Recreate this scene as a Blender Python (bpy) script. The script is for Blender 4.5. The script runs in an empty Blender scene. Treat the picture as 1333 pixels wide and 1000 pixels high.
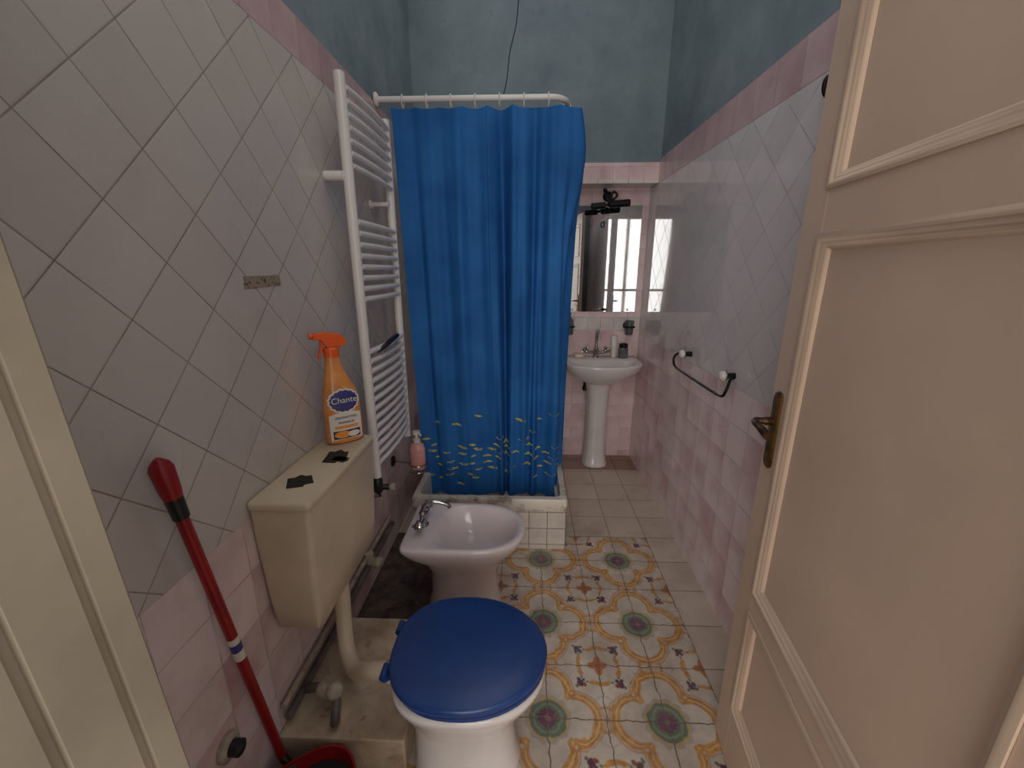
import bpy, bmesh, math, random
from mathutils import Vector, Matrix
random.seed(4)
R = math.radians
scene = bpy.context.scene
COL = scene.collection
scene.view_settings.view_transform = 'Standard'
scene.view_settings.look = 'None'
scene.view_settings.exposure = 0.0

# ------------------------------------------------------------------ materials
def lin(c):
    r = []
    for v in c:
        v /= 255.0
        r.append(v/12.92 if v <= .04045 else ((v+.055)/1.055)**2.4)
    return (r[0], r[1], r[2], 1)

class NT:
    def __init__(s, name):
        s.mat = bpy.data.materials.new(name); s.mat.use_nodes = True
        s.t = s.mat.node_tree; s.N = s.t.nodes; s.L = s.t.links
        s.b = s.N['Principled BSDF']
    def put(s, sock, v):
        if isinstance(v, bpy.types.NodeSocket): s.L.new(v, sock)
        else: sock.default_value = v
    def m(s, op, a, b=None, c=None):
        n = s.N.new('ShaderNodeMath'); n.operation = op
        s.put(n.inputs[0], a)
        if b is not None: s.put(n.inputs[1], b)
        if c is not None: s.put(n.inputs[2], c)
        return n.outputs[0]
    def mix(s, f, a, b, blend='MIX'):
        n = s.N.new('ShaderNodeMix'); n.data_type = 'RGBA'; n.blend_type = blend
        s.put(n.inputs[0], f); s.put(n.inputs[6], a); s.put(n.inputs[7], b)
        return n.outputs[2]
    def rng(s, v, a, b, c=0.0, d=1.0):
        n = s.N.new('ShaderNodeMapRange'); n.clamp = True
        s.put(n.inputs[0], v)
        for i, q in enumerate((a, b, c, d)): n.inputs[i+1].default_value = q
        return n.outputs[0]
    def pos(s):
        if not hasattr(s, '_p'):
            s._p = s.N.new('ShaderNodeNewGeometry').outputs['Position']
            q = s.N.new('ShaderNodeSeparateXYZ'); s.L.new(s._p, q.inputs[0]); s._xyz = q.outputs
        return s._p
    def xyz(s, i):
        s.pos(); return s._xyz[i]
    def obj(s):
        return s.N.new('ShaderNodeTexCoord').outputs['Object']
    def noise(s, vec, scale, detail=3, rough=.5):
        n = s.N.new('ShaderNodeTexNoise'); s.L.new(vec, n.inputs['Vector'])
        n.inputs['Scale'].default_value = scale; n.inputs['Detail'].default_value = detail
        n.inputs['Roughness'].default_value = rough
        return n.outputs[0]
    def comb(s, x, y, z=0.0):
        n = s.N.new('ShaderNodeCombineXYZ')
        s.put(n.inputs[0], x); s.put(n.inputs[1], y); s.put(n.inputs[2], z); return n.outputs[0]
    def white(s, vec):
        n = s.N.new('ShaderNodeTexWhiteNoise'); s.L.new(vec, n.inputs[0]); return n.outputs[0]
    def bump(s, h, strength=.3, dist=.005):
        n = s.N.new('ShaderNodeBump'); n.inputs['Strength'].default_value = strength
        n.inputs['Distance'].default_value = dist; s.L.new(h, n.inputs['Height'])
        s.L.new(n.outputs[0], s.b.inputs['Normal'])
    def dist(s, x, y, cx, cy):
        a = s.m('SUBTRACT', x, cx); b = s.m('SUBTRACT', y, cy)
        return s.m('SQRT', s.m('ADD', s.m('MULTIPLY', a, a), s.m('MULTIPLY', b, b)))
    def fin(s, col, rough=.5, metal=0.0, spec=.5):
        s.put(s.b.inputs['Base Color'], col); s.put(s.b.inputs['Roughness'], rough)
        s.b.inputs['Metallic'].default_value = metal
        s.b.inputs['Specular IOR Level'].default_value = spec
        return s.mat

def plain(name, c, rough=.4, metal=0.0, var=.12, scale=9, spec=.5, dark=None, bump=0, bscale=60):
    n = NT(name); v = n.obj()
    f = n.rng(n.noise(v, scale, 4), .3, .7)
    d = dark or tuple(x*(1-var) for x in c)
    col = n.mix(f, lin(d), lin(c))
    if bump: n.bump(n.noise(v, bscale, 3), bump, .003)
    return n.fin(col, rough, metal, spec)

def tile(name, size, diamond, axis, ca, cb, grout, gw=.018, rough=.18, off=(0, 0), cloud=.5, dirt=.35, spec=.5, dirtc=(95, 85, 78), bmp=.2, wav=.0, rvar=.08, idw=.45):
    n = NT(name); p = n.pos()
    a, b = {'x': (n.xyz(0), n.xyz(2)), 'y': (n.xyz(1), n.xyz(2)), 'z': (n.xyz(0), n.xyz(1))}[axis]
    a = n.m('SUBTRACT', a, off[0]); b = n.m('SUBTRACT', b, off[1])
    if diamond:
        u = n.m('MULTIPLY', n.m('ADD', a, b), .70711/size); v = n.m('MULTIPLY', n.m('SUBTRACT', a, b), .70711/size)
    else:
        u = n.m('MULTIPLY', a, 1/size); v = n.m('MULTIPLY', b, 1/size)
    fu = n.m('FRACT', u); fv = n.m('FRACT', v)
    e = n.m('MINIMUM', n.m('MINIMUM', fu, n.m('SUBTRACT', 1.0, fu)), n.m('MINIMUM', fv, n.m('SUBTRACT', 1.0, fv)))
    mask = n.rng(e, gw*.55, gw*1.25)
    ident = n.white(n.comb(n.m('FLOOR', u), n.m('FLOOR', v)))
    cl = n.noise(p, 6, 3)
    grad = n.m('MULTIPLY', n.m('ADD', fu, n.m('SUBTRACT', 1.0, fv)), .5)
    f = n.m('ADD', n.m('MULTIPLY', ident, idw), n.m('ADD', n.m('MULTIPLY', n.rng(cl, .3, .7), .3*cloud*2), n.m('MULTIPLY', grad, .5*cloud)))
    col = n.mix(n.rng(f, .1, .95), lin(ca), lin(cb))
    gcol = n.mix(n.rng(n.noise(p, 14, 4), .35, .65), lin(grout), lin(tuple(x*.82 for x in grout)))
    col = n.mix(mask, gcol, col)
    dm = n.m('MULTIPLY', n.rng(n.noise(p, 2.6, 6, .65), .5, .78), dirt)
    col = n.mix(dm, col, lin(dirtc), 'MULTIPLY')
    ro = n.m('ADD', n.m('MULTIPLY', n.m('SUBTRACT', 1.0, mask), .6), n.rng(n.noise(p, 5, 2), .3, .75, rough, rough+rvar))
    if bmp:
        hgt = n.rng(e, 0, gw*2.6)
        if wav: hgt = n.m('ADD', hgt, n.m('MULTIPLY', n.noise(p, 9, 2), wav))
        n.bump(hgt, bmp, .004)
    return n.fin(col, ro, 0, spec)

PX0, PY0, PP = .085, 1.08, .41
def floor_pattern():
    n = NT('painted cement tiles'); p = n.pos()
    wob = n.m('MULTIPLY', n.m('SUBTRACT', n.noise(p, 26, 2), .5), .022)
    x = n.m('ADD', n.xyz(0), wob); y = n.m('SUBTRACT', n.xyz(1), wob)
    def fold(v, o):
        f = n.m('FRACT', n.m('ADD', n.m('MULTIPLY', n.m('SUBTRACT', v, o), 1/PP), .5))
        return n.m('ABSOLUTE', n.m('SUBTRACT', f, .5))
    lx, ly = fold(x, PX0), fold(y, PY0)
    def band(d, r, w, s=.006): return n.rng(n.m('ABSOLUTE', n.m('SUBTRACT', d, r)), w-s, w+s, 1, 0)
    def disc(d, r, s=.006): return n.rng(d, r-s, r+s, 1, 0)
    base = n.mix(n.rng(n.noise(p, 11, 5), .3, .7), lin((194, 179, 163)), lin((218, 205, 189)))
    col = base
    GOLD = n.mix(n.rng(n.noise(p, 34, 3), .35, .65), lin((182, 120, 50)), lin((214, 158, 82)))
    BLUE = lin((164, 162, 164)); PURP = lin((90, 46, 66)); GRN = lin((100, 118, 96)); ORG = lin((186, 106, 50)); RED = lin((140, 66, 54))
    d0 = n.dist(lx, ly, 0, 0)
    dA = n.dist(lx, ly, .235, 0); dB = n.dist(lx, ly, 0, .235)
    d5 = n.dist(lx, ly, .5, .5)
    dq = n.m('MINIMUM', dA, dB)
    dS = n.m('MINIMUM', n.dist(lx, ly, .5, .1), n.dist(lx, ly, .1, .5))
    col = n.mix(n.m('MULTIPLY', band(dS, .10, .008), .5), col, BLUE)
    dS2 = n.m('MINIMUM', n.dist(lx, ly, .5, 0), n.dist(lx, ly, 0, .5))
    col = n.mix(disc(dS2, .028), col, GOLD)
    col = n.mix(n.m('MULTIPLY', band(dS2, .10, .013), .9), col, GOLD)
    quat = band(dq, .195, .036)
    out = n.rng(d0, .225, .245)
    col = n.mix(n.m('MULTIPLY', quat, out), col, GOLD)
    col = n.mix(n.m('MULTIPLY', band(dq, .193, .006), out), col, lin((226, 190, 134)))
    col = n.mix(n.m('MULTIPLY', band(dq, .246, .006), out), col, lin((190, 140, 110)))
    dv_ = n.dist(lx, ly, .22, .22)
    col = n.mix(disc(dv_, .036), col, GOLD); col = n.mix(disc(dv_, .014), col, base)
    col = n.mix(n.m('MULTIPLY', band(d5, .19, .020), n.rng(n.m('ABSOLUTE', n.m('SUBTRACT', lx, ly)), .06, .08)), col, GOLD)
    th = n.m('ARCTAN2', ly, lx)
    scal = n.m('MULTIPLY', n.m('COSINE', n.m('MULTIPLY', th, 12.0)), .010)
    dm = n.m('ADD', d0, scal)
    col = n.mix(n.m('MULTIPLY', disc(dm, .200), .8), col, BLUE)
    col = n.mix(disc(dm, .180), col, lin((196, 164, 106)))
    col = n.mix(disc(d0, .158), col, GRN)
    col = n.mix(band(d0, .118, .010), col, lin((132, 146, 120)))
    col = n.mix(disc(n.m('ADD', d0, n.m('MULTIPLY', scal, .8)), .082), col, lin((110, 60, 90)))
    col = n.mix(disc(d0, .018), col, lin((180, 142, 86)))
    for cx, cy, r, c in ((.318, .318, .030, PURP), (.356, .304, .018, RED), (.304, .356, .018, PURP), (.347, .349, .018, lin((78, 50, 88))), (.284, .290, .014, lin((90, 100, 72))), (.385, .33, .011, GRN), (.33, .385, .011, GRN)):
        col = n.mix(disc(n.dist(lx, ly, cx, cy), r), col, c)
    pet = n.m('MULTIPLY', n.m('COSINE', n.m('MULTIPLY', n.m('ARCTAN2', n.m('SUBTRACT', .5, ly), n.m('SUBTRACT', .5, lx)), 4.0)), .022)
    col = n.mix(disc(n.m('SUBTRACT', d5, pet), .076), col, ORG)
    col = n.mix(disc(d5, .026), col, RED)
    col = n.mix(disc(d5, .012), col, GOLD)
    e = n.m('MINIMUM', n.m('MINIMUM', lx, n.m('SUBTRACT', .5, lx)), n.m('MINIMUM', ly, n.m('SUBTRACT', .5, ly)))
    mask = n.rng(e, .003, .007)
    col = n.mix(n.rng(n.noise(p, 4, 3), .3, .7, .0, .16), col, base)
    col = n.mix(mask, lin((122, 106, 94)), col)
    col = n.mix(n.rng(n.noise(p, 60, 4, .7), .56, .72, 0, .45), col, lin((180, 162, 142)))
    col = n.mix(n.m('MULTIPLY', n.rng(n.noise(p, 3.2, 6, .65), .42, .72), .5), col, lin((134, 110, 94)), 'MULTIPLY')
    n.bump(mask, .15, .002)
    return n.fin(col, n.rng(n.noise(p, 6, 4), .3, .7, .3, .5))

M = {}
M['diaL'] = tile('white diamond tiles', .15, True, 'y', (198, 189, 182), (211, 203, 195), (164, 149, 134), off=(.02, .03), cloud=.08, gw=.011, dirt=.12, rough=.22, bmp=.15)
M['diaR'] = tile('pale glossy diamond tiles', .15, True, 'y', (212, 204, 203), (226, 219, 217), (196, 185, 184), off=(.05, .05), cloud=.2, gw=.013, rough=.025, bmp=0, rvar=.02, dirt=.12, spec=.55)
M['pinkY'] = tile('pink wall tiles', .15, False, 'y', (194, 148, 150), (234, 214, 211), (206, 188, 184), off=(.03, .10), cloud=1, gw=.013, idw=.55)
M['pinkR'] = tile('pink wall tiles right', .15, False, 'y', (202, 152, 157), (242, 222, 220), (216, 196, 198), off=(.04, .13), cloud=1, gw=.014, rough=.1, bmp=.1, dirt=.2, idw=.55)
M['bandY'] = tile('pink border tiles', .15, False, 'y', (182, 142, 145), (206, 174, 176), (176, 154, 153), off=(.06, 2.155), cloud=.8, gw=.014)
M['bandR'] = tile('pink border tiles right', .15, False, 'y', (184, 146, 150), (210, 180, 182), (180, 160, 160), off=(.06, 2.055), cloud=.8, gw=.014)
M['pinkX'] = tile('pink niche tiles', .10, False, 'x', (210, 168, 171), (238, 214, 213), (226, 210, 208), off=(.065, .05), cloud=.7, gw=.028)
M['whiteX'] = tile('white niche tiles', .10, False, 'x', (210, 196, 193), (230, 219, 214), (190, 172, 172), off=(.065, .05), cloud=.4, gw=.025)
M['bandX'] = tile('pink border tiles back', .10, False, 'x', (206, 168, 170), (230, 204, 204), (214, 194, 194), off=(.065, 2.06), cloud=.7, gw=.02)
M['creamfloor'] = tile('cream floor tiles', .205, False, 'z', (190, 171, 154), (214, 197, 180), (134, 118, 104), off=(PX0, PY0), cloud=.5, gw=.010, rough=.3, dirt=.6)
M['brownfloor'] = tile('stained floor tiles', .205, False, 'z', (140, 112, 96), (172, 142, 124), (96, 80, 70), off=(PX0, PY0), cloud=.6, gw=.012, rough=.35, dirt=.7)
M['traytile'] = tile('tray face tiles', .10, False, 'x', (200, 190, 178), (222, 212, 200), (120, 104, 92), off=(.02, .03), cloud=.4, gw=.02, dirt=.5)
M['pattern'] = floor_pattern()

n = NT('blue grey plaster'); p = n.pos()
f = n.rng(n.noise(p, 1.8, 6, .62), .34, .68)
c = n.mix(f, lin((110, 124, 131)), lin((140, 152, 157)))
c = n.mix(n.m('MULTIPLY', n.rng(n.noise(p, 22, 5, .7), .58, .74), .5), c, lin((92, 101, 106)))
n.bump(n.noise(p, 45, 4), .15, .004)
M['blue'] = n.fin(c, .85, 0, .2)

n = NT('dirty cream masonry'); p = n.pos()
f = n.rng(n.noise(p, 6, 6, .6), .34, .6)
c = n.mix(f, lin((156, 130, 106)), lin((208, 188, 160)))
c = n.mix(n.m('MULTIPLY', n.rng(n.noise(p, 18, 5, .7), .60, .72), .85), c, lin((84, 68, 56)))
n.bump(n.noise(p, 30, 4), .3, .004)
M['marble'] = n.fin(c, .6)
n = NT('dark cement'); p = n.pos()
M['cement'] = n.fin(n.mix(n.rng(n.noise(p, 12, 6, .7), .35, .65), lin((50, 42, 38)), lin((104, 88, 78))), .9)  # dark mottled floor strip along the left wall

M['ceil'] = plain('white ceiling paint', (190, 194, 196), .9)
M['door'] = plain('cream door paint', (218, 189, 166), .48, var=.06, scale=3, bump=.05, bscale=120)
M['doorm'] = plain('cream door moulding paint', (217, 190, 167), .5, var=.07, scale=5, spec=.35)
M['frame'] = plain('ivory frame paint', (198, 183, 160), .65, var=.16, scale=6, bump=.08, bscale=50, spec=.2)
M['hall'] = plain('hall wall paint', (220, 205, 178), .9)
M['brass'] = plain('aged brass', (150, 114, 66), .42, .85, var=.5, scale=30)
M['darkbrass'] = plain('dark brass', (100, 74, 44), .4, .85, var=.4, scale=30)
M['chrome'] = plain('chrome', (190, 188, 186), .16, 1.0, var=.25, scale=40)
M['iron'] = plain('black iron', (30, 28, 30), .4, .6, var=.3)
M['ceramic'] = plain('white ceramic', (226, 218, 214), .12, 0, var=.06, scale=5)
M['ceramic2'] = plain('lilac white ceramic', (222, 208, 208), .12, 0, var=.06, scale=5)
M['bluelid'] = plain('blue plastic lid', (34, 66, 128), .3, 0, var=.12, scale=12, dark=(30, 59, 116), bump=.02)
M['cream'] = plain('yellowed plastic', (228, 208, 178), .38, 0, var=.12, scale=4)
M['black'] = plain('black tape', (22, 20, 20), .5, var=.4)
M['blackpl'] = plain('black plastic', (28, 27, 28), .4, var=.3)
M['grey'] = plain('grey plastic pipe', (118, 110, 104), .45, var=.35, scale=14)
M['whitepl'] = plain('white plastic', (222, 216, 206), .35, var=.1)
M['oldpl'] = plain('stained white plastic', (196, 180, 160), .5, var=.3, scale=30)
M['white'] = plain('white enamel', (228, 222, 218), .28, var=.04)
M['red'] = plain('red plastic', (162, 22, 30), .36, var=.2)
M['orange'] = plain('orange plastic', (240, 96, 30), .32, var=.1)
M['orangeliq'] = plain('translucent orange bottle', (236, 156, 84), .22, var=.2, scale=14)
M['lblue'] = plain('indigo label print', (66, 64, 140), .4, var=.2)
M['lwhite'] = plain('white label print', (230, 220, 210), .4, var=.05)
M['lorange'] = plain('orange label print', (240, 150, 60), .4, var=.1)
M['ink'] = plain('dark print', (44, 44, 84), .5, var=.1)
M['pinksoap'] = plain('pink soap bottle', (226, 160, 152), .3, var=.12)
M['glass'] = plain('smoky glass', (120, 125, 128), .1, .3, var=.3)
M['infill'] = plain('dark dust', (45, 34, 32), .9, var=.4, scale=40)
n = NT('shower curtain cloth'); v = n.obj()
c = n.mix(n.rng(n.noise(v, 4, 4), .3, .7), lin((30, 86, 148)), lin((44, 108, 174)))
M['curtain'] = n.fin(c, .72, 0, .2)
M['fish'] = plain('yellow fish print', (204, 190, 98), .7, var=.2, scale=40)
n = NT('mirror silver'); v = n.obj()
M['mirror'] = n.fin(n.mix(n.rng(n.noise(v, 30, 5, .7), .6, .72), lin((230, 230, 232)), lin((180, 175, 180))), .012, 1.0)
n = NT('paper sticker'); v = n.obj()
M['sticker'] = n.fin(n.mix(n.rng(n.noise(v, 130, 2), .56, .6), lin((158, 142, 118)), lin((70, 62, 54))), .6)

# ------------------------------------------------------------------ mesh helpers
def box(bm, x0, x1, y0, y1, z0, z1, mi=0):
    vs = [bm.verts.new((x, y, z)) for z in (z0, z1) for y in (y0, y1) for x in (x0, x1)]
    for f in ((0, 2, 3, 1), (4, 5, 7, 6), (0, 1, 5, 4), (2, 6, 7, 3), (0, 4, 6, 2), (1, 3, 7, 5)):
        bm.faces.new([vs[i] for i in f]).material_index = mi
    return vs

def loft(bm, rings, cap0=True, cap1=True, mi=0):
    vr = [[bm.verts.new(p) for p in r] for r in rings]
    k = len(vr[0])
    for a, b in zip(vr, vr[1:]):
        for i in range(k):
            j = (i+1) % k
            bm.faces.new((a[i], a[j], b[j], b[i])).material_index = mi
    if cap0: bm.faces.new(list(reversed(vr[0]))).material_index = mi
    if cap1: bm.faces.new(vr[-1]).material_index = mi

def tube(bm, pts, r, seg=12, cap=True, closed=False, mi=0):
    P = [Vector(p) for p in pts]; k = len(P)
    if not hasattr(r, '__len__'): r = [r]*k
    rings = []; up = None
    for i in range(k):
        if closed: t = P[(i+1) % k]-P[i-1]
        else: t = P[min(i+1, k-1)]-P[max(i-1, 0)]
        t.normalize()
        if up is None:
            up = Vector((0, 0, 1)) if abs(t.z) < .9 else Vector((1, 0, 0))
        s = t.cross(up).normalized(); up = s.cross(t).normalized()
        rings.append([P[i]+(s*math.cos(a)+up*math.sin(a))*r[i] for a in [2*math.pi*q/seg for q in range(seg)]])
    if closed:
        vr = [[bm.verts.new(p) for p in q] for q in rings]
        for a in range(k):
            A, B = vr[a], vr[(a+1) % k]
            for i in range(seg):
                j = (i+1) % seg
                bm.faces.new((A[i], A[j], B[j], B[i])).material_index = mi
    else:
        loft(bm, rings, cap, cap, mi)

def spline(pts, n=8):
    P = [Vector(p) for p in pts]; out = []
    for i in range(len(P)-1):
        p0 = P[max(i-1, 0)]; p1 = P[i]; p2 = P[i+1]; p3 = P[min(i+2, len(P)-1)]
        for k in range(n):
            t = k/n
            out.append(.5*((2*p1)+(p2-p0)*t+(2*p0-5*p1+4*p2-p3)*t*t+(3*p1-p0-3*p2+p3)*t**3))
    out.append(P[-1]); return out

def lathe(bm, prof, c, axis=(0, 0, 1), seg=24, sx=1, sy=1, rot=0, mi=0):
    q = Vector((0, 0, 1)).rotation_difference(Vector(axis).normalized())
    c = Vector(c); rings = []
    for r, h in prof:
        r = max(r, .0002)
        ring_ = []
        for k in range(seg):
            a = 2*math.pi*k/seg
            v = Vector((r*math.cos(a)*sx, r*math.sin(a)*sy, 0)); v.rotate(Matrix.Rotation(rot, 3, 'Z')); v.z = h
            ring_.append(c+q @ v)
        rings.append(ring_)
    loft(bm, rings, True, True, mi)

def ring(c, d, lf, lr, w, z, pf=2.0, pr=3.0, n=48):
    d = Vector((d[0], d[1])).normalized(); e = Vector((-d.y, d.x)); out = []
    for i in range(n):
        t = 2*math.pi*(i+.5)/n; ct, st = math.cos(t), math.sin(t)
        p = pf if ct >= 0 else pr
        a = (lf if ct >= 0 else lr)*math.copysign(abs(ct)**(2/p), ct); b = w*math.copysign(abs(st)**(2/p), st)
        out.append(Vector((c[0]+d.x*a+e.x*b, c[1]+d.y*a+e.y*b, z)))
    return out

def rrect(x0, x1, y0, y1, z, r=.02, k=5):
    out = []
    for cx, cy, a0 in ((x1-r, y1-r, 0), (x0+r, y1-r, 90), (x0+r, y0+r, 180), (x1-r, y0+r, 270)):
        for i in range(k+1):
            a = R(a0+90*i/k); out.append(Vector((cx+r*math.cos(a), cy+r*math.sin(a), z)))
    return out

def sphere(bm, c, r, sc=(1, 1, 1), seg=16):
    bmesh.ops.create_uvsphere(bm, u_segments=seg, v_segments=max(8, seg//2+2), radius=r, matrix=Matrix.Translation(c) @ Matrix.Diagonal((*sc, 1)))

def rootmat(o):
    return Matrix.Translation(o.location) @ o.rotation_euler.to_matrix().to_4x4()

def mk(name, bm, mats, parent=None, bevel=0, sharp=38, seg=2):
    if not isinstance(mats, (list, tuple)): mats = [mats]
    bmesh.ops.recalc_face_normals(bm, faces=bm.faces)
    me = bpy.data.meshes.new(name)
    o = bpy.data.objects.new(name, me); COL.objects.link(o)
    if parent:
        top = parent
        chain = [top]
        while top.parent: top = top.parent; chain.append(top)
        mw = Matrix.Identity(4)
        for q in reversed(chain): mw = mw @ rootmat(q)
        bm.transform(mw.inverted()); o.parent = parent
    bm.to_mesh(me); bm.free()
    for m_ in mats: me.materials.append(m_)
    for f in me.polygons: f.use_smooth = True
    me.set_sharp_from_angle(angle=R(sharp))
    if bevel:
        b = o.modifiers.new('edge', 'BEVEL'); b.width = bevel; b.segments = seg; b.limit_method = 'ANGLE'; b.angle_limit = R(40); b.harden_normals = True
    return o

def B(): return bmesh.new()
def tag(o, label, cat, group=None):
    o['label'] = label; o['category'] = cat
    if group: o['group'] = group
    return o
def thing(name, loc, label, cat, group=None, rz=0):
    o = bpy.data.objects.new(name, None); COL.objects.link(o); o.location = loc; o.rotation_euler = (0, 0, rz)
    o.empty_display_size = .1
    return tag(o, label, cat, group)
def struct(name, bm, mats, **k):
    o = mk(name, bm, mats, **k); o['kind'] = 'structure'; return o

def text(s, size, mat, parent, origin, xdir, ydir, name='label_text', ext=.0004):
    cu = bpy.data.curves.new('t', 'FONT'); cu.body = s; cu.size = size; cu.extrude = ext; cu.align_x = 'CENTER'; cu.align_y = 'CENTER'
    to = bpy.data.objects.new('t', cu); COL.objects.link(to)
    dg = bpy.context.evaluated_depsgraph_get()
    me = bpy.data.meshes.new_from_object(to.evaluated_get(dg))
    bm = B(); bm.from_mesh(me); bpy.data.objects.remove(to); bpy.data.meshes.remove(me)
    x = Vector(xdir).normalized(); y = Vector(ydir).normalized(); z = x.cross(y)
    mt = Matrix((x, y, z)).transposed().to_4x4(); mt.translation = Vector(origin)
    bm.transform(mt)
    return mk(name, bm, mat, parent)

# ------------------------------------------------------------------ room
XL, XR, YF, YB, YU, ZC = -.75, .865, .22, 3.22, 3.04, 3.6
ZS = 2.06   # soffit of the niche
bm = B()
box(bm, XL-.15, XL, YF-.14, YB+.15, -.05, .85, 0)
box(bm, XL-.15, XL, YF-.14, YB+.15, .85, 2.155, 1)
box(bm, XL-.15, XL, YF-.14, YB+.15, 2.155, 2.285, 2)
box(bm, XL-.15, XL-.006, YF-.14, YB+.15, 2.285, ZC, 3)
struct('wall_left', bm, [M['pinkY'], M['diaL'], M['bandY'], M['blue']])
bm = B()
box(bm, XR, XR+.15, YF-.14, YB+.15, -.05, 1.03, 0)
box(bm, XR, XR+.15, YF-.14, YB+.15, 1.03, 2.055, 1)
box(bm, XR, XR+.15, YF-.14, YB+.15, 2.055, 2.205, 2)
box(bm, XR+.006, XR+.15, YF-.14, YB+.15, 2.205, ZC, 3)
struct('wall_right', bm, [M['pinkR'], M['diaR'], M['bandR'], M['blue']])
bm = B()
box(bm, XL-.15, XR+.15, YB, YB+.15, -.05, 1.05, 0)
box(bm, XL-.15, XR+.15, YB, YB+.15, 1.05, 1.15, 1)
box(bm, XL-.15, XR+.15, YB, YB+.15, 1.15, ZS, 0)
box(bm, XL-.15, XR+.15, YU, YB+.15, ZS, 2.085, 1)
box(bm, XL-.15, XR+.15, YU, YB+.15, 2.085, 2.185, 2)
box(bm, XL-.15, XR+.15, YU+.006, YB+.15, 2.185, ZC, 3)
struct('wall_back', bm, [M['pinkX'], M['whiteX'], M['bandX'], M['blue']])
DX0, DX1, DZ = -.291, .63, 2.22
TZ0, TZ1 = 2.42, 3.15      # opening added above the door for a fill light
bm = B()
box(bm, XL-.15, DX0-.02, YF-.14, YF, -.05, ZC, 0)
box(bm, DX1, XR+.15, YF-.14, YF, -.05, ZC, 0)
box(bm, DX0-.02, DX1, YF-.14, YF, DZ, TZ0, 0)
box(bm, DX0-.02, DX1, YF-.14, YF, TZ1, ZC, 0)
struct('wall_front', bm, [M['blue']])
bm = B()
for a, b in ((DX0-.02, DX0+.05), (DX1-.05, DX1)): box(bm, a, b, YF-.10, YF-.05, TZ0, TZ1)
for a, b in ((TZ0, TZ0+.05), (TZ1-.05, TZ1)): box(bm, DX0-.02, DX1, YF-.10, YF-.05, a, b)
struct('window_added', bm, M['frame'])  # frame of the added opening, made up to carry the front fill
bm = B(); box(bm, XL-.15, XR+.15, YF-.14, YB+.15, ZC, ZC+.1); struct('ceiling', bm, M['ceil'])
bm = B()
XP = PX0+1.5*PP
YP = 2.10
XD = -.40
box(bm, XL-.15, XD, .36, 1.985, -.06, 0, 3)
box(bm, XL-.15, XD, -3.0, .36, -.06, 0, 0)
box(bm, XL-.15, XD, 1.985, YP, -.06, 0, 3)
box(bm, XD, XP, -3.0, YP, -.06, 0, 0)
box(bm, XP, XR+.15, -3.0, YP, -.06, 0, 1)
box(bm, XL-.15, XR+.15, YP, 2.95, -.06, 0, 1)
box(bm, XL-.15, XR+.15, 2.95, YB+.15, -.06, 0, 2)
box(bm, -2.6, XL-.15, -3.0, YF-.14, -.06, 0, 1)
box(bm, XR+.15, 2.2, -3.0, YF-.14, -.06, 0, 1)
struct('floor', bm, [M['pattern'], M['creamfloor'], M['brownfloor'], M['cement']])
# hall behind the camera with a wide window
bm = B()
WX0, WX1, WZ0, WZ1 = -2.3, 1.5, .3, 3.2
box(bm, -2.6, WX0, -3.1, -2.95, 0, ZC); box(bm, WX1, 2.2, -3.1, -2.95, 0, ZC)
box(bm, WX0, WX1, -3.1, -2.95, 0, WZ0); box(bm, WX0, WX1, -3.1, -2.95, WZ1, ZC)
struct('wall_hall', bm, M['hall'])
bm = B()
for a in (WX0, -1.37, -.43, .52, WX1-.06): box(bm, a, a+.06, -3.06, -3.0, WZ0, WZ1)
for a, b in ((WZ0, WZ0+.06), (1.05, 1.10), (WZ1-.06, WZ1)): box(bm, WX0, WX1, -3.06, -3.0, a, b)
struct('window_1', bm, M['frame'])

# door frame (the old left post leans a little)
bm = B()
def jamb(xa, s, lean=0):
    prof = [(0, .06), (0, .120), (-.006, .1205), (-.006, .130), (0, .1305), (0, .164), (-.005, .1645), (-.005, .172), (0, .1725), (0, .205), (-.005, .2055), (-.005, .213), (-.001, .2135), (-.001, .232), (-.008, .2385), (-.03, .240), (-.034, YF+.016), (-.05, YF+.016), (-.056, YF+.013), (-.09, YF+.013), (-.1, YF+.002)]
    prof += [(-.1, YF+.001), (-.021, YF+.001), (-.021, .06)]
    r0 = [Vector((xa+s*px+lean*1.15, py, 0)) for px, py in prof]; r1 = [Vector((xa+s*px+lean*(1.15-DZ+.02), py, DZ-.02)) for px, py in prof]
    loft(bm, [r0, r1])
jamb(DX0+.018, 1, .05); jamb(DX1-.022, -1)
box(bm, DX0-.12, DX1+.08, YF+.001, YF+.022, DZ-.02, DZ+.07); box(bm, DX0-.019, DX1-.001, .06, YF, DZ-.02, DZ-.001)
struct('trim_1', bm, M['frame'], sharp=18)

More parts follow.
